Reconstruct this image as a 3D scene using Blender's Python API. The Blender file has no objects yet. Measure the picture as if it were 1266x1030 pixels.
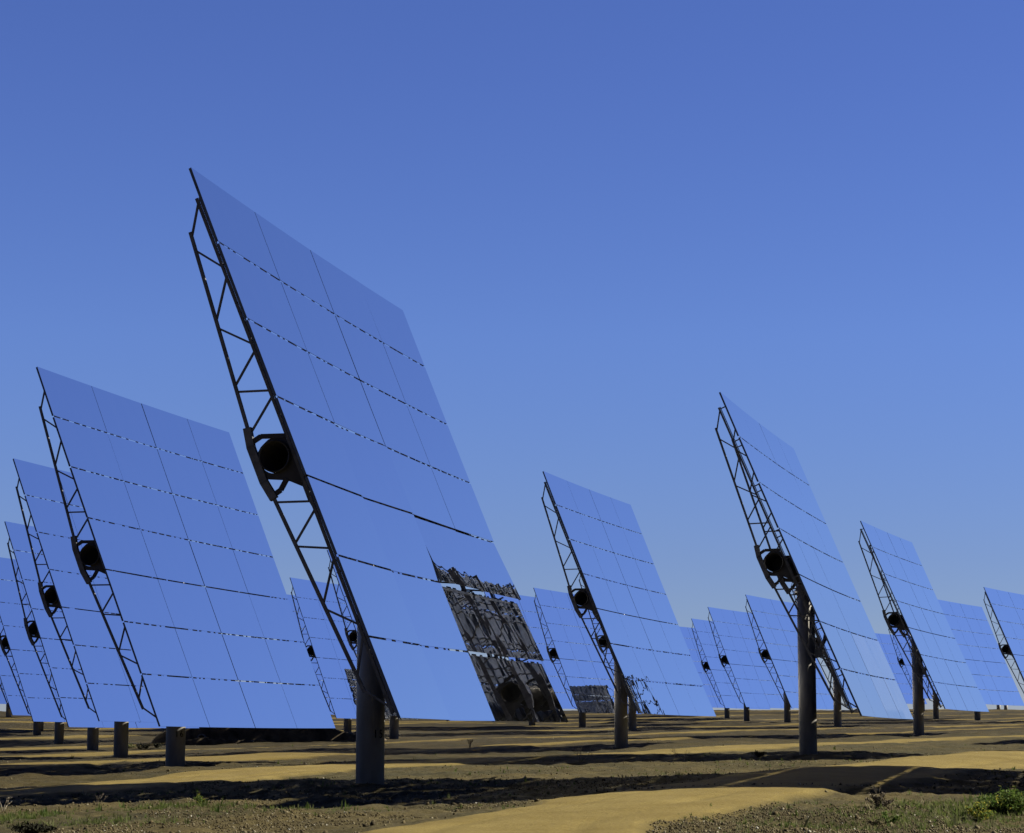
import bpy, bmesh, math, random
import numpy as np
from mathutils import Vector, Matrix, noise

random.seed(7); rng = np.random.default_rng(7)
scn = bpy.context.scene
COL = scn.collection
R = math.radians

# ------------------------------------------------------------------ helpers
def tag(o, label=None, cat=None, group=None, kind=None):
    if label: o['label'] = label
    if cat: o['category'] = cat
    if group: o['group'] = group
    if kind: o['kind'] = kind
    return o

def link(o, parent=None):
    COL.objects.link(o)
    if parent: o.parent = parent
    return o

def mesh_obj(name, bm, mats, parent=None, smooth=False):
    me = bpy.data.meshes.new(name); bm.to_mesh(me); bm.free()
    for m in (mats if isinstance(mats, (list, tuple)) else [mats]): me.materials.append(m)
    if smooth:
        for p in me.polygons: p.use_smooth = True
    return link(bpy.data.objects.new(name, me), parent)

def empty(name, loc, rz=0):
    o = bpy.data.objects.new(name, None); o.empty_display_size = .3
    o.location = loc; o.rotation_euler = (0, 0, rz)
    return link(o)

def bar(bm, a, b, w, h=None, up=(0, 0, 1), mi=0):
    """rectangular bar from a to b, w across, h along 'up'"""
    a, b = Vector(a), Vector(b); h = h or w
    d = (b - a).normalized(); u = Vector(up)
    if abs(d.dot(u)) > .97: u = Vector((1, 0, 0))
    s = d.cross(u).normalized(); t = s.cross(d)
    vs = []
    for p in (a, b):
        for i, j in ((-1, -1), (1, -1), (1, 1), (-1, 1)):
            vs.append(bm.verts.new(p + s * (i * w / 2) + t * (j * h / 2)))
    for q in ((0, 1, 2, 3), (7, 6, 5, 4), (0, 4, 5, 1), (1, 5, 6, 2), (2, 6, 7, 3), (3, 7, 4, 0)):
        f = bm.faces.new([vs[i] for i in q]); f.material_index = mi

def tube(bm, a, b, r0, r1=None, n=20, caps=True, mi=0):
    a, b = Vector(a), Vector(b); r1 = r0 if r1 is None else r1
    d = (b - a).normalized(); u = Vector((0, 0, 1)) if abs(d.z) < .9 else Vector((1, 0, 0))
    s = d.cross(u).normalized(); t = s.cross(d)
    rings = [[bm.verts.new(p + (s * math.cos(k * 2 * math.pi / n) + t * math.sin(k * 2 * math.pi / n)) * r) for k in range(n)]
             for p, r in ((a, r0), (b, r1))]
    for k in range(n):
        f = bm.faces.new((rings[0][k], rings[0][(k + 1) % n], rings[1][(k + 1) % n], rings[1][k])); f.material_index = mi; f.smooth = True
    if caps:
        bm.faces.new(rings[0][::-1]).material_index = mi; bm.faces.new(rings[1]).material_index = mi

def box(bm, c, s, mi=0):
    bar(bm, (c[0] - s[0] / 2, c[1], c[2]), (c[0] + s[0] / 2, c[1], c[2]), s[1], s[2], mi=mi)

# ------------------------------------------------------------------ materials
def mat(name, col, rough=.6, metal=0., spec=.5):
    m = bpy.data.materials.new(name); m.use_nodes = True
    b = m.node_tree.nodes['Principled BSDF']
    b.inputs['Base Color'].default_value = (*col, 1); b.inputs['Roughness'].default_value = rough
    b.inputs['Metallic'].default_value = metal; b.inputs['Specular IOR Level'].default_value = spec
    return m

def nd(m, t, **kw):
    n = m.node_tree.nodes.new(t)
    for k, v in kw.items(): setattr(n, k, v)
    return n

def noisy(name, c0, c1, scale, rough=.6, metal=0., bump=0., detail=6, lo=.35, hi=.65, spec=.5, stretch=None):
    m = mat(name, c0, rough, metal, spec); L = m.node_tree.links.new; b = m.node_tree.nodes['Principled BSDF']
    tc = nd(m, 'ShaderNodeTexCoord'); mp = nd(m, 'ShaderNodeMapping'); nz = nd(m, 'ShaderNodeTexNoise'); cr = nd(m, 'ShaderNodeValToRGB')
    if stretch: mp.inputs['Scale'].default_value = stretch
    nz.inputs['Scale'].default_value = scale; nz.inputs['Detail'].default_value = detail
    cr.color_ramp.elements[0].position = lo; cr.color_ramp.elements[0].color = (*c0, 1)
    cr.color_ramp.elements[1].position = hi; cr.color_ramp.elements[1].color = (*c1, 1)
    L(tc.outputs['Object'], mp.inputs['Vector']); L(mp.outputs['Vector'], nz.inputs['Vector'])
    L(nz.outputs['Fac'], cr.inputs['Fac']); L(cr.outputs['Color'], b.inputs['Base Color'])
    if bump:
        bp = nd(m, 'ShaderNodeBump'); bp.inputs['Strength'].default_value = bump; bp.inputs['Distance'].default_value = .02
        L(nz.outputs['Fac'], bp.inputs['Height']); L(bp.outputs['Normal'], b.inputs['Normal'])
    return m

M_STEEL = noisy('galvanised_steel', (.09, .094, .10), (.16, .165, .175), 9, .5, .25)
M_PYLON = noisy('weathered_pylon_steel', (.22, .215, .19), (.36, .345, .305), 3.5, .55, .15, .08, stretch=(1, 1, .25))
M_BACK = noisy('facet_back_sheet', (.045, .065, .11), (.10, .135, .205), 5, .55, .2)
M_TUBE = noisy('torque_tube_steel', (.025, .025, .026), (.045, .045, .047), 4, .55, .2)
M_INK = mat('black_rubber_and_paint', (.005, .005, .006), .9, 0, .02)

# mirror glass: silvered, faintly wavy
M_MIR = mat('silvered_mirror_glass', (.98, .95, .87), .006, 1.)
_b = M_MIR.node_tree.nodes['Principled BSDF']; L = M_MIR.node_tree.links.new
tc = nd(M_MIR, 'ShaderNodeTexCoord'); oi = nd(M_MIR, 'ShaderNodeObjectInfo'); va = nd(M_MIR, 'ShaderNodeVectorMath', operation='MULTIPLY_ADD')
va.inputs[1].default_value = (1.0, 1.0, 1.0)
cx = nd(M_MIR, 'ShaderNodeCombineXYZ'); mu = nd(M_MIR, 'ShaderNodeMath', operation='MULTIPLY'); mu.inputs[1].default_value = 40
L(oi.outputs['Random'], mu.inputs[0]); L(mu.outputs[0], cx.inputs[2]); L(tc.outputs['Object'], va.inputs[0]); L(cx.outputs[0], va.inputs[2])
wv = nd(M_MIR, 'ShaderNodeTexNoise'); wv.inputs['Scale'].default_value = 1.5; wv.inputs['Detail'].default_value = 1.
bp = nd(M_MIR, 'ShaderNodeBump'); bp.inputs['Strength'].default_value = 1.; bp.inputs['Distance'].default_value = .001
L(va.outputs[0], wv.inputs['Vector']); L(wv.outputs['Fac'], bp.inputs['Height']); L(bp.outputs['Normal'], _b.inputs['Normal'])


def dusty(m, amount, streak):
    """thin film of pale dust on the glass, in streaks down the facet"""
    L = m.node_tree.links.new; b = m.node_tree.nodes['Principled BSDF']; out = m.node_tree.nodes['Material Output']
    tc = nd(m, 'ShaderNodeTexCoord'); oi = nd(m, 'ShaderNodeObjectInfo'); mp = nd(m, 'ShaderNodeMapping'); mp.inputs['Scale'].default_value = (1, 5 if streak else 1.6, .5)
    ad = nd(m, 'ShaderNodeVectorMath', operation='ADD'); sc_ = nd(m, 'ShaderNodeMath', operation='MULTIPLY'); sc_.inputs[1].default_value = 60
    nz = nd(m, 'ShaderNodeTexNoise'); nz.inputs['Scale'].default_value = 1.6; nz.inputs['Detail'].default_value = 7; nz.inputs['Roughness'].default_value = .6
    mr = nd(m, 'ShaderNodeMapRange'); mr.inputs[1].default_value = .4; mr.inputs[2].default_value = .75; mr.inputs[3].default_value = amount * .25; mr.inputs[4].default_value = amount
    df = nd(m, 'ShaderNodeBsdfDiffuse'); df.inputs['Color'].default_value = (.29, .31, .33, 1); mx = nd(m, 'ShaderNodeMixShader')
    L(tc.outputs['Object'], mp.inputs['Vector']); L(mp.outputs['Vector'], ad.inputs[0]); L(oi.outputs['Random'], sc_.inputs[0]); L(sc_.outputs[0], ad.inputs[1])
    L(ad.outputs[0], nz.inputs['Vector']); L(nz.outputs['Fac'], mr.inputs[0]); L(mr.outputs[0], mx.inputs[0])
    L(b.outputs[0], mx.inputs[1]); L(df.outputs[0], mx.inputs[2]); L(mx.outputs[0], out.inputs['Surface'])
M_MIR_DUST = M_MIR.copy(); M_MIR_DUST.name = 'dusty_mirror_glass'
dusty(M_MIR, .004, False); dusty(M_MIR_DUST, .11, True)

# ------------------------------------------------------------------ camera
F_PX, PITCH = 2872., .1373
PW, PH, PCX, PCY = 1266., 1030., 633., 515.
cam = bpy.data.cameras.new('camera'); cam.sensor_fit = 'HORIZONTAL'; cam.sensor_width = 36
cam.lens = 36 * F_PX / PW; cam.clip_end = 20000; cam.clip_start = .1
co = link(bpy.data.objects.new('camera', cam)); co.location = (0, 0, 0); co.rotation_euler = (math.pi / 2 + PITCH, 0, 0)
scn.camera = co

# ------------------------------------------------------------------ heliostat sites: x, y, ground z, azimuth and tilt of the mirror normal
SITES = {
'H1':(-2.55,42.21,-0.89,-0.2198,0.3846),'H2':(-8.93,62.27,-0.90,-0.2524,0.3746),'M1':(4.17,89.56,-0.34,-0.2991,0.3810),
'R1':(8.57,67.88,-0.65,-0.2728,0.3968),'R2':(19.56,112.71,0.05,-0.3514,0.4030),'H3':(-13.92,83.52,-0.62,-0.2774,0.3703),
'H4':(-18.88,105.65,-0.70,-0.3051,0.3620),'H5':(-24.80,128.40,-0.34,-0.3455,0.3738),'H6':(-31.04,153.22,0.20,-0.3718,0.3830),
'L1':(-10.66,151.92,0.05,-0.3639,0.3613),'L2':(-6.46,128.41,-0.06,-0.3459,0.3850),'M2':(5.10,169.96,0.58,-0.4007,0.3715),
'M3':(7.42,144.43,0.36,-0.3609,0.3850),'G1':(21.04,210.00,1.46,-0.445,0.3743),'G2':(21.79,185.34,1.05,-0.4162,0.3875),
'G3':(21.52,234.36,1.68,-0.455,0.3755),'G5':(21.56,155.10,0.68,-0.3842,0.3850),'K':(47.0,268.,3.15,-0.58,0.3874),
'R3':(39.65,199.53,1.53,-0.4847,0.3916),'R4':(38.90,176.40,1.09,-0.4894,0.3931),'H7':(-33.36,165.61,0.49,-0.3729,0.3850),
'H9':(-47.74,222.12,1.91,-0.4446,0.3850),'G7':(38.75,214.03,1.71,-0.4711,0.3850),'P':(1.53,178.68,1.00,-0.4055,0.3850),
'G4':(20.21,253.62,2.01,-0.5107,0.3855),'G6':(46.75,290.,2.95,-0.57,0.3866),
'L3':(-14.4,172.,0.47,-0.385,0.383),
'N1':(11.8,40.0,-0.86,-0.215,0.385),'N2':(22.7,65.8,-0.45,-0.262,0.388),'N3':(32.8,91.5,-0.05,-0.31,0.39)}
TOWER = (185.4, -14.3)          # the rows are arcs round the receiver tower, far off to the right

# ------------------------------------------------------------------ terrain
_ctl = [(x, y, z) for x, y, z, _, _ in SITES.values()]
_ctl += [(-8, 36, -1.13), (-8, 48, -1.02), (3, 33, -.85), (0, 24, -.99), (-4.5, 25, -1.03), (5, 26, -1.03), (7, 41, -.69), (11, 47, -.68),
         (0, 12, -1.35), (-8, 12, -1.4), (8, 12, -1.35), (0, 0, -1.6), (20, 30, -.8), (-20, 40, -1.25)]
for px, py in ((-200, 878), (20, 880), (360, 884), (700, 878), (900, 876), (1010, 875), (1200, 879), (1500, 880)):
    _ctl.append(((px - PCX) / F_PX * 292, 292., (911 - py) / F_PX * 292))
CTL = np.array(_ctl)
_A = np.c_[np.ones(len(CTL)), CTL[:, 0], CTL[:, 1]]
_pl = np.linalg.lstsq(_A, CTL[:, 2], rcond=None)[0]
def _plane(x, y): return _pl[0] + _pl[1] * np.clip(x, -70, 70) + _pl[2] * np.clip(y, 0, 295)
def _shep(x, y, r):
    x = np.asarray(x, float); y = np.asarray(y, float); num = np.zeros_like(x); den = np.full_like(x, .02)
    bw = 7 + .07 * np.clip(y, 0, 300)
    for (cx_, cy_, _), rr in zip(CTL, r):
        w = np.exp(-((x - cx_) ** 2 + ((y - cy_) * .6) ** 2) / (2 * bw ** 2)); num += w * rr; den += w
    return num / den
_r1 = CTL[:, 2] - _plane(CTL[:, 0], CTL[:, 1])
_r2 = _r1 - _shep(CTL[:, 0], CTL[:, 1], _r1); _r3 = _r2 - _shep(CTL[:, 0], CTL[:, 1], _r1 + _r2) * 0
_rr = _r1.copy()
for _ in range(6): _rr = _rr + (_r1 - _shep(CTL[:, 0], CTL[:, 1], _rr)) * .8
def _hash(ix, iy, s):
    h = np.sin(ix * 127.1 + iy * 311.7 + s * 74.7) * 43758.5453
    return h - np.floor(h)
def vnoise(x, y, s=0):
    ix, iy = np.floor(x), np.floor(y); fx, fy = x - ix, y - iy
    fx, fy = fx * fx * (3 - 2 * fx), fy * fy * (3 - 2 * fy)
    a, b, c, d = _hash(ix, iy, s), _hash(ix + 1, iy, s), _hash(ix, iy + 1, s), _hash(ix + 1, iy + 1, s)
    return (a * (1 - fx) + b * fx) * (1 - fy) + (c * (1 - fx) + d * fx) * fy - .5
def fbm(x, y, s=0, o=4):
    t = 0; a = 1.
    for i in range(o): t = t + a * vnoise(x * 2 ** i, y * 2 ** i, s + i * 13); a *= .5
    return t
def ring(x, y): return np.hypot(x - TOWER[0], y - TOWER[1])
ROADS = [(189.2, 1.9), (202.4, 1.7), (215.6, 1.8), (229.6, 1.8), (246.5, 1.9), (265., 2.), (288., 2.4), (309., 2.4), (332., 2.5)]
def road_mask(x, y):
    r = ring(x, y) + .9 * fbm(x * .05, y * .05, 3, 3) * 2; m = np.zeros_like(r)
    s_ = x / np.maximum(y, 1.); far = np.clip((y - 70) / 40, 0, 1) * np.clip((s_ + .13) / .06, 0, 1)
    for i, (rc, hw) in enumerate(ROADS):
        if i == 0: rc = rc - .5 - np.clip((y - 25) * .085, 0, 1.5); hw = 1.7
        hw = hw * (1 - .6 * far)
        e = hw + .55 * fbm(x * .35, y * .35, 9, 4)
        m = np.maximum(m, np.clip((e - np.abs(r - rc)) / .35 + .5, 0, 1))
    return m
def ground_z(x, y, fine=True):
    x = np.asarray(x, float); y = np.asarray(y, float)
    z = _plane(x, y) + _shep(x, y, _rr)
    if not fine: return z
    m = road_mask(x, y)
    near = np.clip((y + 5) / 15, 0, 1)
    # graded tracks stand a little proud, the rows between them are rough
    z = z + near * .13 * np.exp(-((ring(x, y) - 188.3) / 2.2) ** 2) * np.clip((y - 18) / 10, 0, 1)
    z = z + near * (m * .07 + .16 * fbm(x * .12, y * .12, 21, 3) * np.clip(y / 60, .35, 1.2))
    z = z + near * (1 - m) * (.10 * fbm(x * .7, y * .7, 5, 3) + .05 * fbm(x * 3.1, y * 3.1, 6, 3) + .022 * fbm(x * 9, y * 9, 16, 2))
    rr_ = ring(x, y); d0 = np.full_like(rr_, 9.)
    for i, (rc, hw) in enumerate(ROADS):
        c_ = rc - .5 - np.clip((y - 25) * .085, 0, 1.5) if i == 0 else rc
        d0 = np.minimum(d0, np.abs(np.abs(rr_ + 1.8 * fbm(x * .05, y * .05, 3, 3) - c_) - .78))
    z = z - near * m * .03 * np.exp(-(d0 / .17) ** 2) * np.clip(.6 + 1.5 * vnoise(x * .4, y * .4, 90), 0, 1)     # wheel ruts
    z = z + near * m * .012 * fbm(x * 2.3, y * 2.3, 8, 3)
    return z

aa = np.concatenate([[-40, -20, -8, -3, -1.5, -.8, -.5, -.4, -.34, -.31], np.linspace(-.285, .285, 430), [.31, .34, .4, .5, .8, 1.5, 3, 8, 20, 40]])
yy = [-300., -150, -70, -30, -12, -4, 2, 6, 10, 13, 15, 17]
y = 18.
while y < 62: yy.append(y); y += .075
while y < 300: yy.append(y); y += .075 + (y - 62) * .0035
yy += [305, 315, 330, 360, 420, 520, 700, 1000, 1600, 2600, 5000]
yy = np.array(yy)
AX, YY = np.meshgrid(aa, yy); XX = AX * np.maximum(YY, 10.)
ZZ = ground_z(XX.ravel(), YY.ravel()).reshape(XX.shape)
MK = road_mask(XX.ravel(), YY.ravel()).reshape(XX.shape)
ny, nx = XX.shape
verts = np.stack([XX, YY, ZZ], -1).reshape(-1, 3)
idx = np.arange(nx * ny).reshape(ny, nx)
quads = np.stack([idx[:-1, :-1], idx[:-1, 1:], idx[1:, 1:], idx[1:, :-1]], -1).reshape(-1, 4)
fm = MK.ravel()[quads].mean(1) > .5

def np_mesh(name, v, q, mats, attr=None):
    used, inv = np.unique(q.ravel(), return_inverse=True); v = v[used]; k = q.shape[1]
    me = bpy.data.meshes.new(name)
    me.vertices.add(len(v)); me.vertices.foreach_set('co', v.astype(np.float32).ravel())
    me.loops.add(q.size); me.loops.foreach_set('vertex_index', inv.astype(np.int32).ravel())
    me.polygons.add(len(q)); me.polygons.foreach_set('loop_start', np.arange(0, q.size, k, dtype=np.int32))
    me.polygons.foreach_set('use_smooth', np.ones(len(q), bool))
    for m in mats: me.materials.append(m)
    if attr is not None:
        a = me.attributes.new('track', 'FLOAT', 'POINT'); a.data.foreach_set('value', attr[used].astype(np.float32))
    me.update(calc_edges=True)
    return link(bpy.data.objects.new(name, me))

M_SOIL = mat('gravel_and_ochre_soil', (.2, .15, .08), .95, 0, .15)
L = M_SOIL.node_tree.links.new; b = M_SOIL.node_tree.nodes['Principled BSDF']
at = nd(M_SOIL, 'ShaderNodeAttribute', attribute_name='track'); geo = nd(M_SOIL, 'ShaderNodeNewGeometry')
def nz_(scale, det=5, rough=.6):
    n = nd(M_SOIL, 'ShaderNodeTexNoise'); n.inputs['Scale'].default_value = scale; n.inputs['Detail'].default_value = det
    n.inputs['Roughness'].default_value = rough; L(geo.outputs['Position'], n.inputs['Vector']); return n
def ramp(src, stops):
    r = nd(M_SOIL, 'ShaderNodeValToRGB'); el = r.color_ramp.elements
    while len(el) < len(stops): el.new(.5)
    for e, (p, c) in zip(el, stops): e.position = p; e.color = (*c, 1)
    L(src, r.inputs['Fac']); return r
def mix(fac, a, bb, bt='MIX'):
    m_ = nd(M_SOIL, 'ShaderNodeMix', data_type='RGBA', blend_type=bt)
    if isinstance(fac, float): m_.inputs[0].default_value = fac
    else: L(fac, m_.inputs[0])
    L(a, m_.inputs[6]); L(bb, m_.inputs[7]); return m_.outputs[2]
g1 = ramp(nz_(22, 8, .75).outputs['Fac'], [(.32, (.008, .006, .003)), (.47, (.043, .037, .015)), (.6, (.095, .082, .036)), (.74, (.24, .22, .14))])
g2 = ramp(nz_(.45, 4).outputs['Fac'], [(.38, (.028, .026, .010)), (.62, (.085, .064, .022))])
grav = mix(.5, g1.outputs['Color'], g2.outputs['Color'])
o1 = ramp(nz_(.9, 6).outputs['Fac'], [(.35, (.15, .112, .030)), (.65, (.195, .150, .046))])
o2_ = ramp(nz_(30, 6, .75).outputs['Fac'], [(.3, (.6, .58, .55)), (.5, (1, 1, 1)), (.7, (1.18, 1.18, 1.16))])
ochre = mix(1., o1.outputs['Color'], o2_.outputs['Color'], 'MULTIPLY')
dvec = nd(M_SOIL, 'ShaderNodeVectorMath', operation='DISTANCE'); dvec.inputs[1].default_value = (TOWER[0], TOWER[1], 0); L(geo.outputs['Position'], dvec.inputs[0])
rmp = nd(M_SOIL, 'ShaderNodeMapRange'); rmp.inputs[1].default_value = 198; rmp.inputs[2].default_value = 214; L(dvec.outputs['Value'], rmp.inputs[0])   # darker, browner soil on the outer rows
dk = nd(M_SOIL, 'ShaderNodeMix', data_type='RGBA', blend_type='MULTIPLY'); dk.inputs[7].default_value = (.55, .52, .48, 1); L(rmp.outputs[0], dk.inputs[0]); L(grav, dk.inputs[6])
dko = nd(M_SOIL, 'ShaderNodeMix', data_type='RGBA', blend_type='MULTIPLY'); dko.inputs[7].default_value = (.8, .78, .74, 1); L(rmp.outputs[0], dko.inputs[0]); L(ochre, dko.inputs[6])
L(mix(at.outputs['Fac'], dk.outputs[2], dko.outputs[2]), b.inputs['Base Color'])
bpn = nd(M_SOIL, 'ShaderNodeBump'); bpn.inputs['Strength'].default_value = .6; bpn.inputs['Distance'].default_value = .04
L(nz_(14, 6, .7).outputs['Fac'], bpn.inputs['Height']); L(bpn.outputs['Normal'], b.inputs['Normal'])

tag(np_mesh('ground', verts, quads[~fm], [M_SOIL], MK.ravel()), kind='structure')
tag(np_mesh('dirt_road', verts, quads[fm], [M_SOIL], MK.ravel()), kind='structure')

def gz(x, y): return float(ground_z(np.array([x]), np.array([y]))[0])
def ground_at(px, py):
    """ground point that shows at a pixel of the photograph"""
    ys = np.arange(16, 300, .1); X = (px - PCX) / F_PX; V = (PCY - py) / F_PX
    c, s = math.cos(PITCH), math.sin(PITCH)
    d = np.array([X, c - V * s, s + V * c]); t = ys / d[1]
    h = d[2] * t - ground_z(d[0] * t, ys)
    k = int(np.argmax(h <= 0)) if (h <= 0).any() else len(ys) - 1
    return float(d[0] * t[k]), float(ys[k])

# ------------------------------------------------------------------ heliostat
# local frame: X = mirror normal (horizontal part), Y = torque axis (away from the camera), Z up
WD, HT, NR, NC = 12.84, 9.45, 7, 4
HP, DOFF = 5.323, .543
TR_Y = (-5.57, -3.05, 3.05, 5.57)
FH, FW = 1.35 - .038, 3.21 - .02

def facet_mesh(seed, clips=True, glass=None):
    """facet in its own plane: x = normal, y = along the tube, z = up the mirror"""
    r = random.Random(seed); bm = bmesh.new(); y0, z0 = FW / 2, FH / 2
    # glass front, edges and back pan
    ny_, nz2 = 6, 3
    g = [[bm.verts.new((((y0 * (2 * i / ny_ - 1)) ** 2 + (z0 * (2 * j / nz2 - 1)) ** 2) / (4 * FOCUS), -y0 + 2 * y0 * i / ny_, -z0 + 2 * z0 * j / nz2)) for j in range(nz2 + 1)] for i in range(ny_ + 1)]
    for i in range(ny_):
        for j in range(nz2):
            f = bm.faces.new((g[i][j], g[i + 1][j], g[i + 1][j + 1], g[i][j + 1])); f.smooth = True; f.material_index = 0
    loop = [g[i][0] for i in range(ny_ + 1)] + [g[ny_][j] for j in range(1, nz2 + 1)] + [g[i][nz2] for i in range(ny_ - 1, -1, -1)] + [g[0][j] for j in range(nz2 - 1, 0, -1)]
    bk = [bm.verts.new((-.006, v.co.y, v.co.z)) for v in loop]
    loop = [bm.verts.new((v.co.x, v.co.y, v.co.z)) for v in loop]
    n = len(loop)
    for k in range(n):
        bm.faces.new((loop[k], bk[k], bk[(k + 1) % n], loop[(k + 1) % n])).material_index = 1
    bm.faces.new(bk[::-1]).material_index = 1
    # pressed channel frame behind the glass
    for yv in (-y0 * .45, 0, y0 * .45):
        bar(bm, (-.024, yv, -z0 + .1), (-.024, yv, z0 - .1), .045, .034, up=(1, 0, 0), mi=1)
    for yv in (-y0 + .017, y0 - .017):
        bar(bm, (-.026, yv, -z0 + .004), (-.026, yv, z0 - .004), .028, .038, up=(1, 0, 0), mi=1)
    for zv in (-z0 * .62, z0 * .62):
        bar(bm, (-.022, -y0 + .04, zv), (-.022, y0 - .04, zv), .04, .03, up=(1, 0, 0), mi=1)
    # edge clips that bridge part of the slot to the facet above
    yv = -y0 + r.uniform(.05, .25)
    while yv < y0 - .12:
        w = min(r.choice((.07, .1, .14, .2, .3)), y0 - yv)
        if clips: bar(bm, (-.012, yv, z0 + .018), (-.012, yv + w, z0 + .018), .012, .038, up=(0, 0, 1), mi=2)
        yv += w + r.uniform(.16, .5)
    bmesh.ops.recalc_face_normals(bm, faces=[f for f in bm.faces if f.material_index])
    me = bpy.data.meshes.new('mirror_facet'); bm.to_mesh(me); bm.free()
    me.materials.append(glass or M_MIR); me.materials.append(M_BACK); me.materials.append(M_INK)
    return me
FOCUS = 260.
FACETS = [facet_mesh(s) for s in range(9)]; TOP_FACET = facet_mesh(99, False); DUST_FACET = facet_mesh(5, True, M_MIR_DUST)

def nb(v): return -.86 + .077 * abs(v)
WEB = [('F', 4.42, 'B', 3.93), ('B', 3.70, 'F', 3.25), ('F', 3.07, 'B', 2.46), ('B', 2.34, 'F', 1.87), ('F', 1.74, 'B', 1.34), ('B', 1.24, 'F', 1.04), ('F', .93, 'B', .50)]
WEB_LOW = [('B', .68, 'F', .90), ('F', 1.04, 'B', 1.42), ('B', 1.47, 'F', 1.71), ('F', 1.89, 'B', 2.49), ('B', 2.58, 'F', 3.01), ('F', 3.2, 'B', 3.75), ('B', 3.98, 'F', 4.40)]
NF = -.25
def truss_bm():
    """lattice truss in the plane x (normal), z (up the mirror), y = 0"""
    bm = bmesh.new(); P = lambda n, v: (n, 0, v)
    bar(bm, P(NF, -4.5), P(NF, 4.5), .046, .05, up=(1, 0, 0))
    bar(bm, P(NF + .045, -4.5), P(NF + .045, 4.5), .02, .02, up=(1, 0, 0))
    for s in (-1, 1):
        bar(bm, P(nb(4.02), s * 4.02), P(nb(.45), s * .45), .05, .054, up=(1, 0, 0))
        for a, va_, c, vb_ in (WEB if s > 0 else WEB_LOW):
            na = NF if a == 'F' else nb(va_); nc = NF if c == 'F' else nb(vb_)
            bar(bm, P(na, s * va_), P(nc, s * vb_), .033, .033, up=(0, 1, 0))
        for v in (.675, 2.025, 3.375):                      # stubs that carry the facets
            for dv in (-.09, .09):
                bar(bm, P(NF + .03, s * v + dv), P(-.045, s * v + dv), .028, .028, up=(0, 1, 0))
    for v in (-4.45, 4.45): bar(bm, P(NF + .03, v), P(-.05, v), .028, .028, up=(0, 1, 0))
    bar(bm, P(nb(.62), .62), P(-.87, .3), .10, .13, up=(1, 0, 0)); bar(bm, P(-.87, .32), P(-.87, -.32), .10, .13, up=(1, 0, 0)); bar(bm, P(nb(.62), -.62), P(-.87, -.3), .10, .13, up=(1, 0, 0))
    return bm
def hub_bm():
    """plate and bent arms that clamp the truss to the torque tube"""
    bm = bmesh.new()
    pts = [(-.86, .13), (-.71, .25), (-.54, .315), (-.28, .25), (-.27, .05), (-.265, -.66), (-.5, -.43), (-.85, -.26)]
    n = len(pts); cx_, cz_, rr = -.56, 0., .262; N = 32
    outer = []
    for k in range(N):                                       # where a ray from the tube centre leaves the plate outline
        a = 2 * math.pi * k / N; d = Vector((math.cos(a), math.sin(a))); best = rr + .02
        for i in range(n):
            p, q = Vector(pts[i]) - Vector((cx_, cz_)), Vector(pts[(i + 1) % n]) - Vector((cx_, cz_)); e = q - p
            den = d.x * e.y - d.y * e.x
            if abs(den) < 1e-9: continue
            t = (p.x * e.y - p.y * e.x) / den; u = (p.x * d.y - p.y * d.x) / den
            if t > 0 and -1e-6 <= u <= 1 + 1e-6: best = max(best, t)
        outer.append((cx_ + d.x * best, cz_ + d.y * best))
    V = []
    for yv in (-.012, .012):
        V.append(([bm.verts.new((x, yv, z)) for x, z in outer], [bm.verts.new((cx_ + rr * math.cos(2 * math.pi * k / N), yv, cz_ + rr * math.sin(2 * math.pi * k / N))) for k in range(N)]))
    for k in range(N):
        j = (k + 1) % N
        bm.faces.new((V[0][0][k], V[0][0][j], V[0][1][j], V[0][1][k])); bm.faces.new((V[1][0][j], V[1][0][k], V[1][1][k], V[1][1][j]))
        bm.faces.new((V[0][0][j], V[0][0][k], V[1][0][k], V[1][0][j])); bm.faces.new((V[0][1][k], V[0][1][j], V[1][1][j], V[1][1][k]))
    for path in ([(-.85, .37), (-.655, .405), (-.27, .25)], [(-.85, -.57), (-.66, -.53), (-.50, -.40)]):
        for a, c in zip(path, path[1:]): bar(bm, (a[0], 0, a[1]), (c[0], 0, c[1]), .075, .06, up=(0, 1, 0))
    bmesh.ops.recalc_face_normals(bm, faces=bm.faces)
    return bm
def tube_bm():
    bm = bmesh.new(); N = 32; x0 = -DOFF; E_ = 5.66
    def rg(r, y): return [bm.verts.new((x0 + r * math.cos(2 * math.pi * k / N), y, r * math.sin(2 * math.pi * k / N))) for k in range(N)]
    rings = [rg(.235, -E_ + 1.2), rg(.235, -E_), rg(.26, -E_), rg(.26, E_), rg(.235, E_), rg(.235, E_ - 1.2)]
    for a, c in zip(rings, rings[1:]):
        for k in range(N):
            f = bm.faces.new((a[k], a[(k + 1) % N], c[(k + 1) % N], c[k])); f.smooth = True
    bm.faces.new(rings[0]); bm.faces.new(rings[-1][::-1])
    for yv in (-1.2, 1.2):                                   # flanges
        tube(bm, (x0, yv - .02, 0), (x0, yv + .02, 0), .33, n=N)
    bmesh.ops.recalc_face_normals(bm, faces=bm.faces)
    return bm

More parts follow.
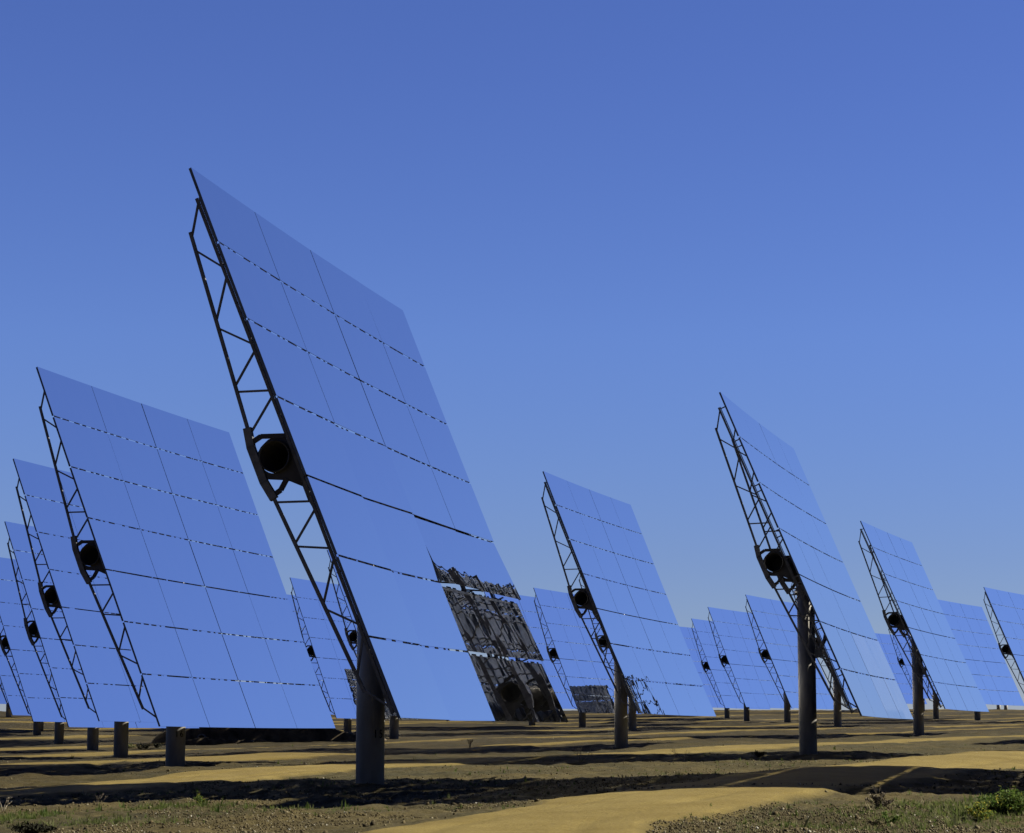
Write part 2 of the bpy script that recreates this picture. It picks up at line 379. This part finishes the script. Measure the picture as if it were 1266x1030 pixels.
def to_mesh(name, bm, m, sm=False):
    me = bpy.data.meshes.new(name); bm.to_mesh(me); bm.free(); me.materials.append(m)
    return me
ME_TRUSS = to_mesh('truss', truss_bm(), M_STEEL); ME_HUB = to_mesh('clamp_plate', hub_bm(), M_TUBE); ME_TUBE = to_mesh('torque_tube', tube_bm(), M_TUBE)
bm = bmesh.new(); tube(bm, (0, 0, -1.2), (0, 0, HP - .52), .257, n=48)
for k in range(3): bar(bm, (.257 * math.cos(k * 2.09 + .5), .257 * math.sin(k * 2.09 + .5), HP - .9), (.257 * math.cos(k * 2.09 + .5), .257 * math.sin(k * 2.09 + .5), HP - .55), .03, .03)
ME_PYLON = to_mesh('pylon', bm, M_PYLON)
bm = bmesh.new(); tube(bm, (0, 0, HP - .52), (0, 0, HP - .42), .33, n=32); tube(bm, (0, 0, HP - .42), (0, 0, HP - .27), .24, n=32)
for sy in (-.31, .31):
    bar(bm, (0, sy, HP - .42), (0, sy, HP + .1), .06, .34, up=(1, 0, 0))
box(bm, (0, 0, HP - .39), (.5, .62, .07)); tube(bm, (.12, -.33, HP - .47), (.12, -.66, HP - .47), .09, n=16)
ME_DRIVE = to_mesh('slew_drive', bm, M_STEEL)
def jack_bm(el):
    """elevation jack between a bracket on the pylon and the mirror frame"""
    bm = bmesh.new()
    c = Vector((0, 0, HP)); n = Vector((math.cos(el), 0, math.sin(el))); v = Vector((-math.sin(el), 0, math.cos(el)))
    top = c + n * (DOFF - .34) - v * 1.55; bot = Vector((.36, 0, 3.1))
    bar(bm, (.2, -.07, 3.05), (.42, -.07, 3.1), .02, .26); bar(bm, (.2, .07, 3.05), (.42, .07, 3.1), .02, .26)
    mid = bot + (top - bot) * .62
    tube(bm, bot, mid, .055, n=14); tube(bm, mid, top, .03, n=12)
    bar(bm, top - Vector((0, 1.25, 0)), top + Vector((0, 1.25, 0)), .07, .07)
    return bm

FACE_OFF = {k: random.Random(hash(k) % 1 + i) for i, k in enumerate(SITES)}
def heliostat(key, label):
    x, y, z, az, el = SITES[key]
    root = empty('heliostat', (x, y, z), az); tag(root, label, 'heliostat', 'heliostats on steel pylons facing right')
    def part(name, me, parent, mw):
        o = bpy.data.objects.new(name, me); link(o, parent); o.matrix_local = mw; return o
    I = Matrix.Identity(4)
    pyl = part('pylon', ME_PYLON, root, I)
    part('slew_drive', ME_DRIVE, root, I)
    part('elevation_jack', to_mesh('elevation_jack', jack_bm(el), M_STEEL), root, I)
    # mirror frame: x along the normal, origin in the mirror plane
    F = Matrix.Translation((0, 0, HP)) @ Matrix.Rotation(-el, 4, 'Y') @ Matrix.Translation((DOFF, 0, 0))
    part('torque_tube', ME_TUBE, root, F)
    for ty in TR_Y:
        t = part('truss', ME_TRUSS, root, F @ Matrix.Translation((0, ty, 0)))
        part('clamp_plate', ME_HUB, t, I)
    rd = FACE_OFF[key]
    for c in range(NC):
        for r in range(NR):
            yc = (c - 1.5) * 3.21 + (.012 if c > 1 else -.012); zc = (r - 3) * 1.35
            ey, ez = ((.05, .06, .074)[r], -.006) if key == 'H1' and c > 1 and r < 3 else (0, -.016) if key == 'H1' and c == 1 and r < 4 else (.03, 0) if key in ('M1', 'M3') and r < 2 else (0, 0)   # a few facets sit out of true
            tilt = Matrix.Rotation(zc / (2 * FOCUS) - ey + rd.gauss(0, .0008), 4, 'Y') @ Matrix.Rotation(-yc / (2 * FOCUS) + ez + rd.gauss(0, .0008), 4, 'Z')   # canted to one focus
            part('mirror_facet', TOP_FACET if r == NR - 1 else DUST_FACET if key == 'R1' and c > 1 and r < 2 else rd.choice(FACETS), root, F @ Matrix.Translation(((yc * yc + zc * zc) / (4 * FOCUS) + (.03 if key == 'H1' and c > 1 and r == 2 else 0), yc, zc)) @ tilt)
    return root, pyl

LABELS = {
'H1':'largest heliostat in front, dark lattice frame reflected in its lower right mirror corner',
'H2':'second largest heliostat, at left, whole mirror of four columns showing, dark number on pylon foot',
'M1':'mid distance heliostat right of the largest, full pylon showing, jagged dark reflection along mirror bottom',
'R1':'tall steeply seen heliostat right of centre with two trusses showing and thick pylon',
'R2':'heliostat on full pylon right of the tall steeply seen one, mirror wholly in frame',
'H3':'heliostat directly behind the second largest one, upper left mirror corner against the sky',
'H4':'heliostat second behind the large left one, truss starting at the left picture edge',
'H5':'heliostat third behind the large left one, round tube end at the left picture edge',
'H6':'heliostat in the lower left corner of the mirrors, only truss foot and mirror corner showing',
'L1':'small heliostat between the large left mirror and the front pylon, left of another truss',
'L2':'small heliostat seen through the lower truss of the largest one, beside its pylon',
'M2':'small heliostat with clear truss between the dark reflection and the mid distance one',
'M3':'small heliostat seen through the lower truss of the mid distance one, close behind its pylon',
'G1':'middle one of three small heliostats left of the tall steeply seen one',
'G2':'rightmost and tallest of three small heliostats left of the tall steeply seen one',
'G3':'leftmost of three small heliostats left of the tall steeply seen one, beside mid distance mirror',
'G5':'heliostat behind the lower truss of the tall steeply seen one, mostly its pylon showing',
'K':'tiny heliostat with thin truss between the tall steep mirror and the pylon right of it',
'R3':'distant mirror without visible truss, just left of the heliostat cut by the right edge',
'R4':'heliostat cut off by the right picture edge, truss and round tube end in view',
'H7':'distant heliostat at left whose pylon overlaps the right side of another small pylon',
'H9':'farthest heliostat at the left edge, short dark pylon above the ochre bank',
'G7':'distant heliostat whose small pylon stands just right of the far right big pylon',
'P':'distant pale mirror strip just right of the dark reflection, behind a clear truss',
'G4':'distant mirror corner between the mid distance mirror and the leftmost of three small trusses',
'G6':'distant mirror top peeping out between the tall steep mirror and a thin tiny truss',
'L3':'distant mirror behind the small truss in the gap right of the large left mirror',
'N1':'heliostat beyond the right edge casting the broad shadow across the front dirt track',
'N2':'heliostat beyond the right edge shading the ground right of the steep one',
'N3':'heliostat farther beyond the right edge, shading the distant gravel rows'}
HEL = {k: heliostat(k, LABELS[k]) for k in SITES}

# stencilled numbers on the two nearest pylons, wrapped round the tube
def stencil(key, text, ang_px, zc, hgt):
    root, pyl = HEL[key]; x, y, z, az, el = SITES[key]
    cu = bpy.data.curves.new('tmp', 'FONT'); cu.body = text; cu.size = hgt / .72; cu.align_x = 'CENTER'; cu.space_character = 1.15
    to = bpy.data.objects.new('tmp', cu); COL.objects.link(to)
    dg = bpy.context.evaluated_depsgraph_get(); me = bpy.data.meshes.new_from_object(to.evaluated_get(dg)); me.name = 'number'
    bpy.data.objects.remove(to)
    bm = bmesh.new(); bm.from_mesh(me)
    bmesh.ops.subdivide_edges(bm, edges=[e for e in bm.edges if e.calc_length() > .03], cuts=2)
    for v in bm.verts:
        a = ang_px + v.co.x / .257 - az; rr = .2595
        v.co = Vector((rr * math.cos(a), rr * math.sin(a), zc + v.co.y - hgt / 2))
    bm.to_mesh(me); bm.free(); me.materials.clear(); me.materials.append(M_INK)
    o = bpy.data.objects.new('number', me); link(o, pyl)
    bmod = o.modifiers.new('t', 'SOLIDIFY'); bmod.thickness = .003
stencil('H1', '15', R(-90 + 38), .96, .15)
stencil('H2', '16', R(-90 + 30), 1.0, .17)

# ------------------------------------------------------------------ bare posts at the far right
def bare_post(px, Y, label):
    X = (px - PCX) / F_PX * Y; z = gz(X, Y); root = empty('bare_pylon', (X, Y, z))
    bm = bmesh.new(); tube(bm, (0, 0, -.5), (0, 0, 1.25), .24, n=20); mesh_obj('pylon', bm, M_PYLON, root)
    bm = bmesh.new(); tube(bm, (0, 0, 1.25), (0, 0, 1.31), .29, n=20); mesh_obj('cap_flange', bm, M_STEEL, root)
    tag(root, label, 'post', 'bare posts by the far right mirrors')
bare_post(1230, 284, 'left one of two short dark posts without mirrors at the far right, near the horizon')
bare_post(1239, 287, 'right one of two short dark posts without mirrors at the far right, near the horizon')


# ------------------------------------------------------------------ gravel, weeds, plants
def frustum_points(n, y0, y1, power=1.6, seed=1, amax=.25):
    r = np.random.default_rng(seed); u = r.random(n); k = 1 - power
    y = (y0 ** k + u * (y1 ** k - y0 ** k)) ** (1 / k)
    return (r.random(n) * 2 - 1) * amax * y, y
def tri_mesh(name, v, f, mats, tone):
    me = bpy.data.meshes.new(name); me.vertices.add(len(v)); me.vertices.foreach_set('co', v.astype(np.float32).ravel())
    k = f.shape[1]; me.loops.add(f.size); me.loops.foreach_set('vertex_index', f.astype(np.int32).ravel())
    me.polygons.add(len(f)); me.polygons.foreach_set('loop_start', np.arange(0, f.size, k, dtype=np.int32))
    a = me.attributes.new('tone', 'FLOAT', 'POINT'); a.data.foreach_set('value', tone.astype(np.float32))
    for m in mats: me.materials.append(m)
    me.update(calc_edges=True); return bpy.data.objects.new(name, me)
def toned(name, stops, rough=.9, trans=0):
    m = mat(name, stops[0][1], rough, 0, .2); at = nd(m, 'ShaderNodeAttribute', attribute_name='tone'); r = nd(m, 'ShaderNodeValToRGB'); el = r.color_ramp.elements
    while len(el) < len(stops): el.new(.5)
    for e, (p, c) in zip(el, stops): e.position = p; e.color = (*c, 1)
    m.node_tree.links.new(at.outputs['Fac'], r.inputs['Fac']); m.node_tree.links.new(r.outputs['Color'], m.node_tree.nodes['Principled BSDF'].inputs['Base Color'])
    if trans:                                                # thin leaves let light through
        tr = nd(m, 'ShaderNodeBsdfTranslucent'); mx = nd(m, 'ShaderNodeMixShader'); mx.inputs[0].default_value = trans; LL = m.node_tree.links.new
        LL(r.outputs['Color'], tr.inputs['Color']); LL(m.node_tree.nodes['Principled BSDF'].outputs[0], mx.inputs[1]); LL(tr.outputs[0], mx.inputs[2]); LL(mx.outputs[0], m.node_tree.nodes['Material Output'].inputs['Surface'])
    return m
M_STONE = toned('stones', [(0, (.03, .024, .012)), (.45, (.085, .067, .03)), (.8, (.15, .13, .075)), (1, (.34, .33, .27))])
M_WEED = toned('weeds', [(0, (.05, .085, .016)), (.45, (.11, .135, .036)), (.7, (.16, .155, .08)), (1, (.26, .23, .14))], .8, .45)
M_LEAF = toned('leaves', [(0, (.035, .07, .012)), (.5, (.075, .13, .024)), (.85, (.14, .18, .04)), (1, (.34, .30, .04))], .7, .45)
M_DRY = toned('dry_stems', [(0, (.06, .05, .035)), (.5, (.16, .135, .095)), (1, (.32, .28, .2))])
M_DARKPLANT = toned('dark_plant', [(0, (.006, .007, .004)), (1, (.03, .03, .015))])

_bm = bmesh.new(); bmesh.ops.create_icosphere(_bm, subdivisions=1, radius=1); ICO_V = np.array([v.co[:] for v in _bm.verts]); ICO_F = np.array([[v.index for v in f.verts] for f in _bm.faces]); _bm.free()
OCT_V = np.array([(1, 0, 0), (-1, 0, 0), (0, 1, 0), (0, -1, 0), (0, 0, 1), (0, 0, -1)], float)
OCT_F = np.array([(0, 2, 4), (2, 1, 4), (1, 3, 4), (3, 0, 4), (2, 0, 5), (1, 2, 5), (3, 1, 5), (0, 3, 5)])
def stones(n, y0, y1, seed, smed, on_track=.03, power=1.6):
    IV, IF = (OCT_V, OCT_F) if n > 20000 else (ICO_V, ICO_F); nv = len(IV)
    r = np.random.default_rng(seed); x, y = frustum_points(n, y0, y1, power, seed); m = road_mask(x, y)
    dens = .5 + 1.1 * fbm(x * .5, y * .5, 31, 3)
    keep = (r.random(n) < np.where(m > .5, on_track, np.clip(dens, .25, 1))); x, y = x[keep], y[keep]; n = len(x); z = ground_z(x, y)
    s = smed * np.exp(r.normal(0, .5, n)); s = np.minimum(s, smed * 2.6)
    q = r.normal(size=(n, 4)); q /= np.linalg.norm(q, axis=1)[:, None]; w_, a, b, c = q.T
    Rm = np.stack([1-2*(b*b+c*c), 2*(a*b-c*w_), 2*(a*c+b*w_), 2*(a*b+c*w_), 1-2*(a*a+c*c), 2*(b*c-a*w_), 2*(a*c-b*w_), 2*(b*c+a*w_), 1-2*(a*a+b*b)], -1).reshape(n, 3, 3)
    base = IV[None] * (1 + r.normal(0, .16, (n, nv, 1))) * np.stack([np.ones(n), r.uniform(.6, 1, n), r.uniform(.45, .8, n)], -1)[:, None, :]
    v = np.einsum('nij,nkj->nki', Rm, base) * s[:, None, None] + np.stack([x, y, z + s * .25], -1)[:, None, :]
    f = IF[None] + (np.arange(n) * nv)[:, None, None]
    tone = np.repeat(np.clip(r.beta(2, 3, n) + (r.random(n) < .018) * .6, 0, 1), nv)
    return v.reshape(-1, 3), f.reshape(-1, 3), tone
sv, sf, st_ = [], [], []; o_ = 0
for args in ((260000, 20, 56, 3, .0085, .02, 2.2), (5000, 20, 80, 4, .017), (30000, 34, 160, 5, .014, .01, 1.3)):
    v, f, t = stones(*args); sv.append(v); sf.append(f + o_); st_.append(t); o_ += len(v)
tag(link(tri_mesh('gravel', np.concatenate(sv), np.concatenate(sf), [M_STONE], np.concatenate(st_))), kind='stuff')

def blades(x, y, z, h, w, seed, nbl, lean=.5):
    r = np.random.default_rng(seed); n = len(x); x, y, z, h, w = [np.repeat(t, nbl) for t in (x, y, z, h, w)]; m = n * nbl
    a = r.random(m) * 2 * np.pi; l = np.abs(r.normal(0, lean, m)); hh = h * r.uniform(.5, 1.1, m); sp = h * .35
    bx, by = x + r.normal(0, 1, m) * sp * .4, y + r.normal(0, 1, m) * sp * .4
    dx, dy = np.cos(a) * np.sin(l), np.sin(a) * np.sin(l); px_, py_ = -np.sin(a) * w, np.cos(a) * w
    z0 = z - .01
    v = np.stack([np.stack([bx - px_, by - py_, z0], -1), np.stack([bx + px_, by + py_, z0], -1),
                  np.stack([bx + dx * hh * .55 + px_ * .8, by + dy * hh * .55 + py_ * .8, z0 + np.cos(l) * hh * .6], -1),
                  np.stack([bx + dx * hh * 1.1, by + dy * hh * 1.1, z0 + np.cos(l) * hh], -1)], 1)
    f = np.arange(m * 4).reshape(m, 4)
    return v.reshape(-1, 3), f
def weeds(n, y0, y1, seed, h0):
    r = np.random.default_rng(seed); x, y = frustum_points(n, y0, y1, 1.7, seed); m = road_mask(x, y)
    d = fbm(x * .33, y * .33, 51, 3) + .5 * fbm(x * 1.7, y * 1.7, 52, 2) + .25 * np.clip((x / y - .1) * 4, -.3, 1.2)
    keep = (m < .35) & (d > .06 + .25 * r.random(n)); x, y = x[keep], y[keep]
    h = h0 * np.exp(r.normal(0, .4, len(x))); v, f = blades(x, y, ground_z(x, y), h, h * .09, seed + 1, 7, .65)
    t = np.clip(.45 + .5 * fbm(x * .6, y * .6, 60, 2) + r.normal(0, .22, len(x)), 0, 1)
    return v, f, np.repeat(t, 28)
wv_, wf_, wt_ = [], [], []; o_ = 0
for args in ((15000, 19, 50, 11, .036), (6000, 40, 120, 12, .06)):
    v, f, t = weeds(*args); wv_.append(v); wf_.append(f + o_); wt_.append(t); o_ += len(v)
for px, py, rx, ry, n, h0, t0 in ((1225, 1003, 1.0, 2.2, 2600, .05, .45), (1130, 1012, 1.2, 2.0, 1300, .04, .45), (1010, 1024, 1.2, 1.2, 350, .05, .4), (25, 1012, .6, 1.6, 420, .055, .3),
                                  (215, 998, .9, 1.0, 420, .05, .25), (330, 1000, 1.2, 1.2, 380, .045, .4), (120, 1018, 1.2, 1.2, 380, .045, .45)):
    r = np.random.default_rng(int(px)); X, Y = ground_at(px, py); x = X + r.normal(0, rx * .5, n); y = Y + r.normal(0, ry * .5, n); h = h0 * np.exp(r.normal(0, .4, n))
    v, f = blades(x, y, ground_z(x, y), h, h * .08, int(px) + 1, 7, .6); t = np.repeat(np.clip(r.normal(t0, .18, n), 0, 1), 28)
    wv_.append(v); wf_.append(f + o_); wt_.append(t); o_ += len(v)
tag(link(tri_mesh('low_weeds', np.concatenate(wv_), np.concatenate(wf_), [M_WEED], np.concatenate(wt_))), kind='stuff')

def leafy(name, px, py, wid, hgt, nleaf, label, cat, m, seed, leaf=.03, group=None, tone=(.2, .9)):
    """bushy plant: a crown of many small leaves on a few stems"""
    X, Y = ground_at(px, py); Z = gz(X, Y); r = np.random.default_rng(seed)
    root = tag(empty(name, (X, Y, Z)), label, cat, group)
    nb_ = max(6, nleaf // 60); ca = r.random(nb_) * 2 * np.pi; cr_ = np.sqrt(r.random(nb_)) * wid * .42
    ch = hgt * (1 - (cr_ / (wid * .5)) ** 2 * .6) * r.uniform(.45, 1, nb_); cx_, cy_ = np.cos(ca) * cr_, np.sin(ca) * cr_
    k = r.integers(0, nb_, nleaf); t = r.random(nleaf) ** .6
    x = cx_[k] * t + r.normal(0, wid * .045, nleaf); y = cy_[k] * t + r.normal(0, wid * .045, nleaf); z = np.abs(ch[k] * t + r.normal(0, hgt * .05, nleaf))
    a = r.normal(size=(nleaf, 3)); a /= np.linalg.norm(a, axis=1)[:, None]; b_ = np.cross(a, r.normal(size=(nleaf, 3))); b_ /= np.linalg.norm(b_, axis=1)[:, None]
    L_ = leaf * r.uniform(.6, 1.3, nleaf)[:, None]; c = np.stack([x, y, z], -1)
    v = np.stack([c - a * L_, c + b_ * L_ * .32, c + a * L_, c - b_ * L_ * .32], 1).reshape(-1, 3)
    tn = np.repeat(np.clip(r.normal((tone[0] + tone[1]) / 2, .2, nleaf), 0, 1), 4)
    link(tri_mesh('foliage', v, np.arange(nleaf * 4).reshape(-1, 4), [m], tn), root)
    bm = bmesh.new()
    for i in range(nb_): tube(bm, (0, 0, -.02), (cx_[i] * .9, cy_[i] * .9, ch[i] * .9), .006, .002, 5)
    mesh_obj('stem', bm, M_DRY, root)
def twiggy(name, px, py, hgt, nst, label, cat, seed, spread=.45, rad=.006, group=None):
    """dry plant: a few bare forking stems"""
    X, Y = ground_at(px, py); Z = gz(X, Y); r = random.Random(seed); bm = bmesh.new()
    def grow(p, d, ln, ra, dep):
        q = p + d * ln; tube(bm, p, q, ra, ra * .7, 5)
        if dep:
            for _ in range(r.choice((2, 2, 3))):
                e = (d + Vector((r.gauss(0, spread), r.gauss(0, spread), r.gauss(.1, .25)))).normalized(); grow(q, e, ln * r.uniform(.45, .8), ra * .7, dep - 1)
    for _ in range(nst): grow(Vector((r.uniform(-1, 1) * rad, r.uniform(-1, 1) * rad, -.02)), Vector((r.gauss(0, spread), r.gauss(0, spread), 1)).normalized(), hgt * .42, rad, 2)
    o = mesh_obj(name, bm, M_DRY); o.location = (X, Y, Z); a = o.data.attributes.new('tone', 'FLOAT', 'POINT')
    a.data.foreach_set('value', np.full(len(o.data.vertices), r.uniform(.4, .9), np.float32))
    tag(o, label, cat, group)
leafy('green_bush', 1246, 1008, 1.0, .34, 3600, 'dense green bush at the right edge, beside the shaded front track', 'bush', M_LEAF, 1, .026)
leafy('green_bush', 1213, 1014, .45, .26, 800, 'loose bush with yellow green tips left of the dense green bush', 'bush', M_LEAF, 2, .024, tone=(.5, 1.1))
leafy('green_seedling', 247, 996, .26, .17, 240, 'small bright green plant at the front edge of the big left shadow', 'plant', M_LEAF, 3, .022, tone=(.4, .9))
leafy('green_seedling', 1100, 1020, .28, .16, 260, 'low green plant below the grey dry shrub, right foreground', 'plant', M_LEAF, 4, .022, tone=(.3, .8))
leafy('dry_shrub', 1088, 999, .42, .20, 700, 'grey dry shrub at the front edge of the shaded track, right side', 'shrub', M_DRY, 5, .02, tone=(.1, .5))
leafy('dark_shrub', 40, 1032, .62, .12, 1500, 'flat blackish shrub in the bottom left corner', 'shrub', M_DARKPLANT, 6, .025)
leafy('dark_shrub', 938, 936, .5, .24, 700, 'small dark round shrub left of the tall steep heliostat pylon', 'shrub', M_DARKPLANT, 7, .03)
for i, (px, py) in enumerate(((162, 925), (173, 926), (181, 926), (194, 925))):
    leafy('bank_shrub', px, py, .75, .32, 260, ['pale leftmost shrub in the small row on the ochre bank', 'second shrub from left in the small row on the ochre bank',
        'dark third shrub from left in the small row on the ochre bank', 'rightmost shrub in the small row on the ochre bank'][i], 'shrub', M_WEED if i == 0 else M_DARKPLANT, 20 + i, .05, 'small shrubs on the ochre bank')
twiggy('dry_twig', 120, 996, .24, 3, 'forked dry twig standing in the shadow at lower left', 'twig', 1)
twiggy('dry_twig', 771, 978, .30, 2, 'bare dry stalk rising from the middle of the front shadow', 'twig', 2, .25)
twiggy('dry_twig', 1086, 990, .26, 2, 'thin dry stalk beside the grey dry shrub', 'twig', 3, .18, .004)
twiggy('dry_twig', 718, 944, .62, 5, 'wide clump of thin dry stems right of the front pylon, on a shadow edge', 'twig', 4, .7)
twiggy('dry_twig', 845, 940, .55, 4, 'clump of thin dry stems near the foot of the mid distance pylon', 'twig', 5, .6)
twiggy('dry_twig', 581, 925, .42, 6, 'pale upright dry tuft in a far shadow right of the front pylon', 'twig', 6, .25, .012)
twiggy('dry_twig', 4, 1003, .3, 3, 'dry twig at the left picture edge below the big shadow', 'twig', 8, .4)

# stony bank with two culvert pipes, behind the second largest heliostat
M_BANK = noisy('bank_soil', (.022, .018, .011), (.13, .10, .055), 2.2, .95, 0, .8, 8)
def bank(px0, px1, py, depth, hmax, label):
    X0, Y0 = ground_at(px0, py); X1, Y1 = ground_at(px1, py - 6); nxx, nyy = 150, 40
    Yc = (Y0 + Y1) / 2; x = np.linspace((px0 - PCX) / F_PX * Yc, (px1 - PCX) / F_PX * Yc, nxx); v_ = np.linspace(0, 1, nyy)
    U, V = np.meshgrid(np.linspace(0, 1, nxx), v_); X = np.tile(x, (nyy, 1)); Yv = Yc + V * depth + .5 * fbm(X * .5, V * 0, 71, 3)
    prof = np.clip(V / .05, 0, 1) ** .7 * np.clip((1 - V) / .5, 0, 1) ** .6
    env = np.clip(U / .12, 0, 1) ** .6 * np.clip((1 - U) / .45, 0, 1) ** .7
    Z = ground_z(X.ravel(), Yv.ravel(), False).reshape(X.shape) - .15 + (hmax * env * (1 + .35 * fbm(X * .8, Yv * .8, 72, 3)) + .15) * prof + .16 * prof * fbm(X * 2.5, Yv * 2.5, 73, 3)
    q = np.arange(nxx * nyy).reshape(nyy, nxx); qs = np.stack([q[:-1, :-1], q[:-1, 1:], q[1:, 1:], q[1:, :-1]], -1).reshape(-1, 4)
    o = np_mesh('embankment', np.stack([X, Yv, Z], -1).reshape(-1, 3), qs, [M_BANK]); tag(o, kind='structure')
    return Yc
YB = bank(186, 480, 921, 7, 1.05, '')
bank(205, 345, 922.5, 1.0, .26, '')
M_CONC = noisy('concrete', (.16, .155, .14), (.3, .29, .26), 6, .85, 0, .3)
def pipe(px, py, label):
    X = (px - PCX) / F_PX * YB; z = (911 - py) / F_PX * YB; bm = bmesh.new(); N = 28; rings = []
    for r_, y_ in ((.19, 1.2), (.19, 0), (.25, 0), (.25, 1.2)): rings.append([bm.verts.new((r_ * math.cos(2 * math.pi * k / N), y_, r_ * math.sin(2 * math.pi * k / N))) for k in range(N)])
    for a, c in zip(rings, rings[1:]):
        for k in range(N): bm.faces.new((a[k], a[(k + 1) % N], c[(k + 1) % N], c[k]))
    bm.faces.new(rings[0]); bmesh.ops.recalc_face_normals(bm, faces=bm.faces)
    o = mesh_obj('concrete_pipe', bm, M_CONC); o.location = (X, YB - .15, z); tag(o, label, 'pipe', 'culvert pipes in the stony bank')
pipe(253, 912.5, 'left concrete pipe mouth, higher up in the dark bank behind the large left pylon')
pipe(316, 920, 'right concrete pipe mouth, lower down in the dark bank between the two nearest pylons')

# ------------------------------------------------------------------ world and sun
SUN_AZ, SUN_EL = R(4), R(37.5)
w = bpy.data.worlds.new('World'); scn.world = w; w.use_nodes = True
nt = w.node_tree; nt.nodes.clear(); Lw = nt.links.new
sky = nt.nodes.new('ShaderNodeTexSky'); sky.sky_type = 'NISHITA'; sky.sun_disc = False
sky.sun_elevation = SUN_EL; sky.sun_rotation = math.pi / 2 - SUN_AZ
sky.altitude = 100; sky.air_density = 1.; sky.dust_density = 0.; sky.ozone_density = 3.
bg = nt.nodes.new('ShaderNodeBackground'); bg.inputs['Strength'].default_value = .05
ow = nt.nodes.new('ShaderNodeOutputWorld')
tint = nt.nodes.new('ShaderNodeMix'); tint.data_type = 'RGBA'; tint.blend_type = 'MULTIPLY'; tint.inputs[0].default_value = 1
tint.inputs[7].default_value = (.56, .66, 1.18, 1)      # deep polarised blue
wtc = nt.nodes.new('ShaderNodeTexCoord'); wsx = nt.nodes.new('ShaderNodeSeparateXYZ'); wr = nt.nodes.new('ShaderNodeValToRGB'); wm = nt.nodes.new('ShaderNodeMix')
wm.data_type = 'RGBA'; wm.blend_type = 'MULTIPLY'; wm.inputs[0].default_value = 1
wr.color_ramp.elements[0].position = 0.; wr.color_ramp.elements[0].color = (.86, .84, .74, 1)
wr.color_ramp.elements[1].position = .54; wr.color_ramp.elements[1].color = (.06, .065, .09, 1)   # overhead sky dimmed beyond its natural tone, to deepen ground shadows
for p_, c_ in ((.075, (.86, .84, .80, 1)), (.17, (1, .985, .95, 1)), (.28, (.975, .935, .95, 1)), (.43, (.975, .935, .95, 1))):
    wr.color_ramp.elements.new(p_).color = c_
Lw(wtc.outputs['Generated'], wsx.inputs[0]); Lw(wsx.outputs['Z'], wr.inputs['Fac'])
Lw(sky.outputs[0], tint.inputs[6]); Lw(tint.outputs[2], wm.inputs[6]); Lw(wr.outputs['Color'], wm.inputs[7]); 
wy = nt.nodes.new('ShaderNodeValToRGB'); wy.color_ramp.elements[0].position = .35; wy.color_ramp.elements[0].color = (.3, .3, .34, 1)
wy.color_ramp.elements[1].position = .6; wy.color_ramp.elements[1].color = (1, 1, 1, 1)                                       # sky behind the camera dimmed as well, to cut shadow fill
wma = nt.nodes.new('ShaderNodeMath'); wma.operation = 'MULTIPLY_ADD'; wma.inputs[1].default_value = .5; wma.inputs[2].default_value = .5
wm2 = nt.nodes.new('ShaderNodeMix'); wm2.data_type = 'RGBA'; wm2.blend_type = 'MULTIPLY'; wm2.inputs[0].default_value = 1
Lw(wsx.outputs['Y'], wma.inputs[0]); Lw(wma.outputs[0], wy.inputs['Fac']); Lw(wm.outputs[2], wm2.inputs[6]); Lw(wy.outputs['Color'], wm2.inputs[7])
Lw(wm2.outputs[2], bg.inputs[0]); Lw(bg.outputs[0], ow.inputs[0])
sl = bpy.data.lights.new('sun', 'SUN'); sl.energy = 5.; sl.angle = R(.53); sl.color = (1, .93, .82)
so = link(bpy.data.objects.new('sun', sl)); so.location = (60, 4, 60)
so.rotation_euler = Vector((math.cos(SUN_EL) * math.cos(SUN_AZ), math.cos(SUN_EL) * math.sin(SUN_AZ), math.sin(SUN_EL))).to_track_quat('Z', 'Y').to_euler()

scn.view_settings.view_transform = 'Standard'; scn.view_settings.look = 'None'
scn.view_settings.exposure = 1.; scn.view_settings.gamma = 1
scn.cycles.caustics_reflective = False; scn.cycles.caustics_refractive = False
scn.cycles.diffuse_bounces = 1; scn.cycles.max_bounces = 8; scn.cycles.glossy_bounces = 5
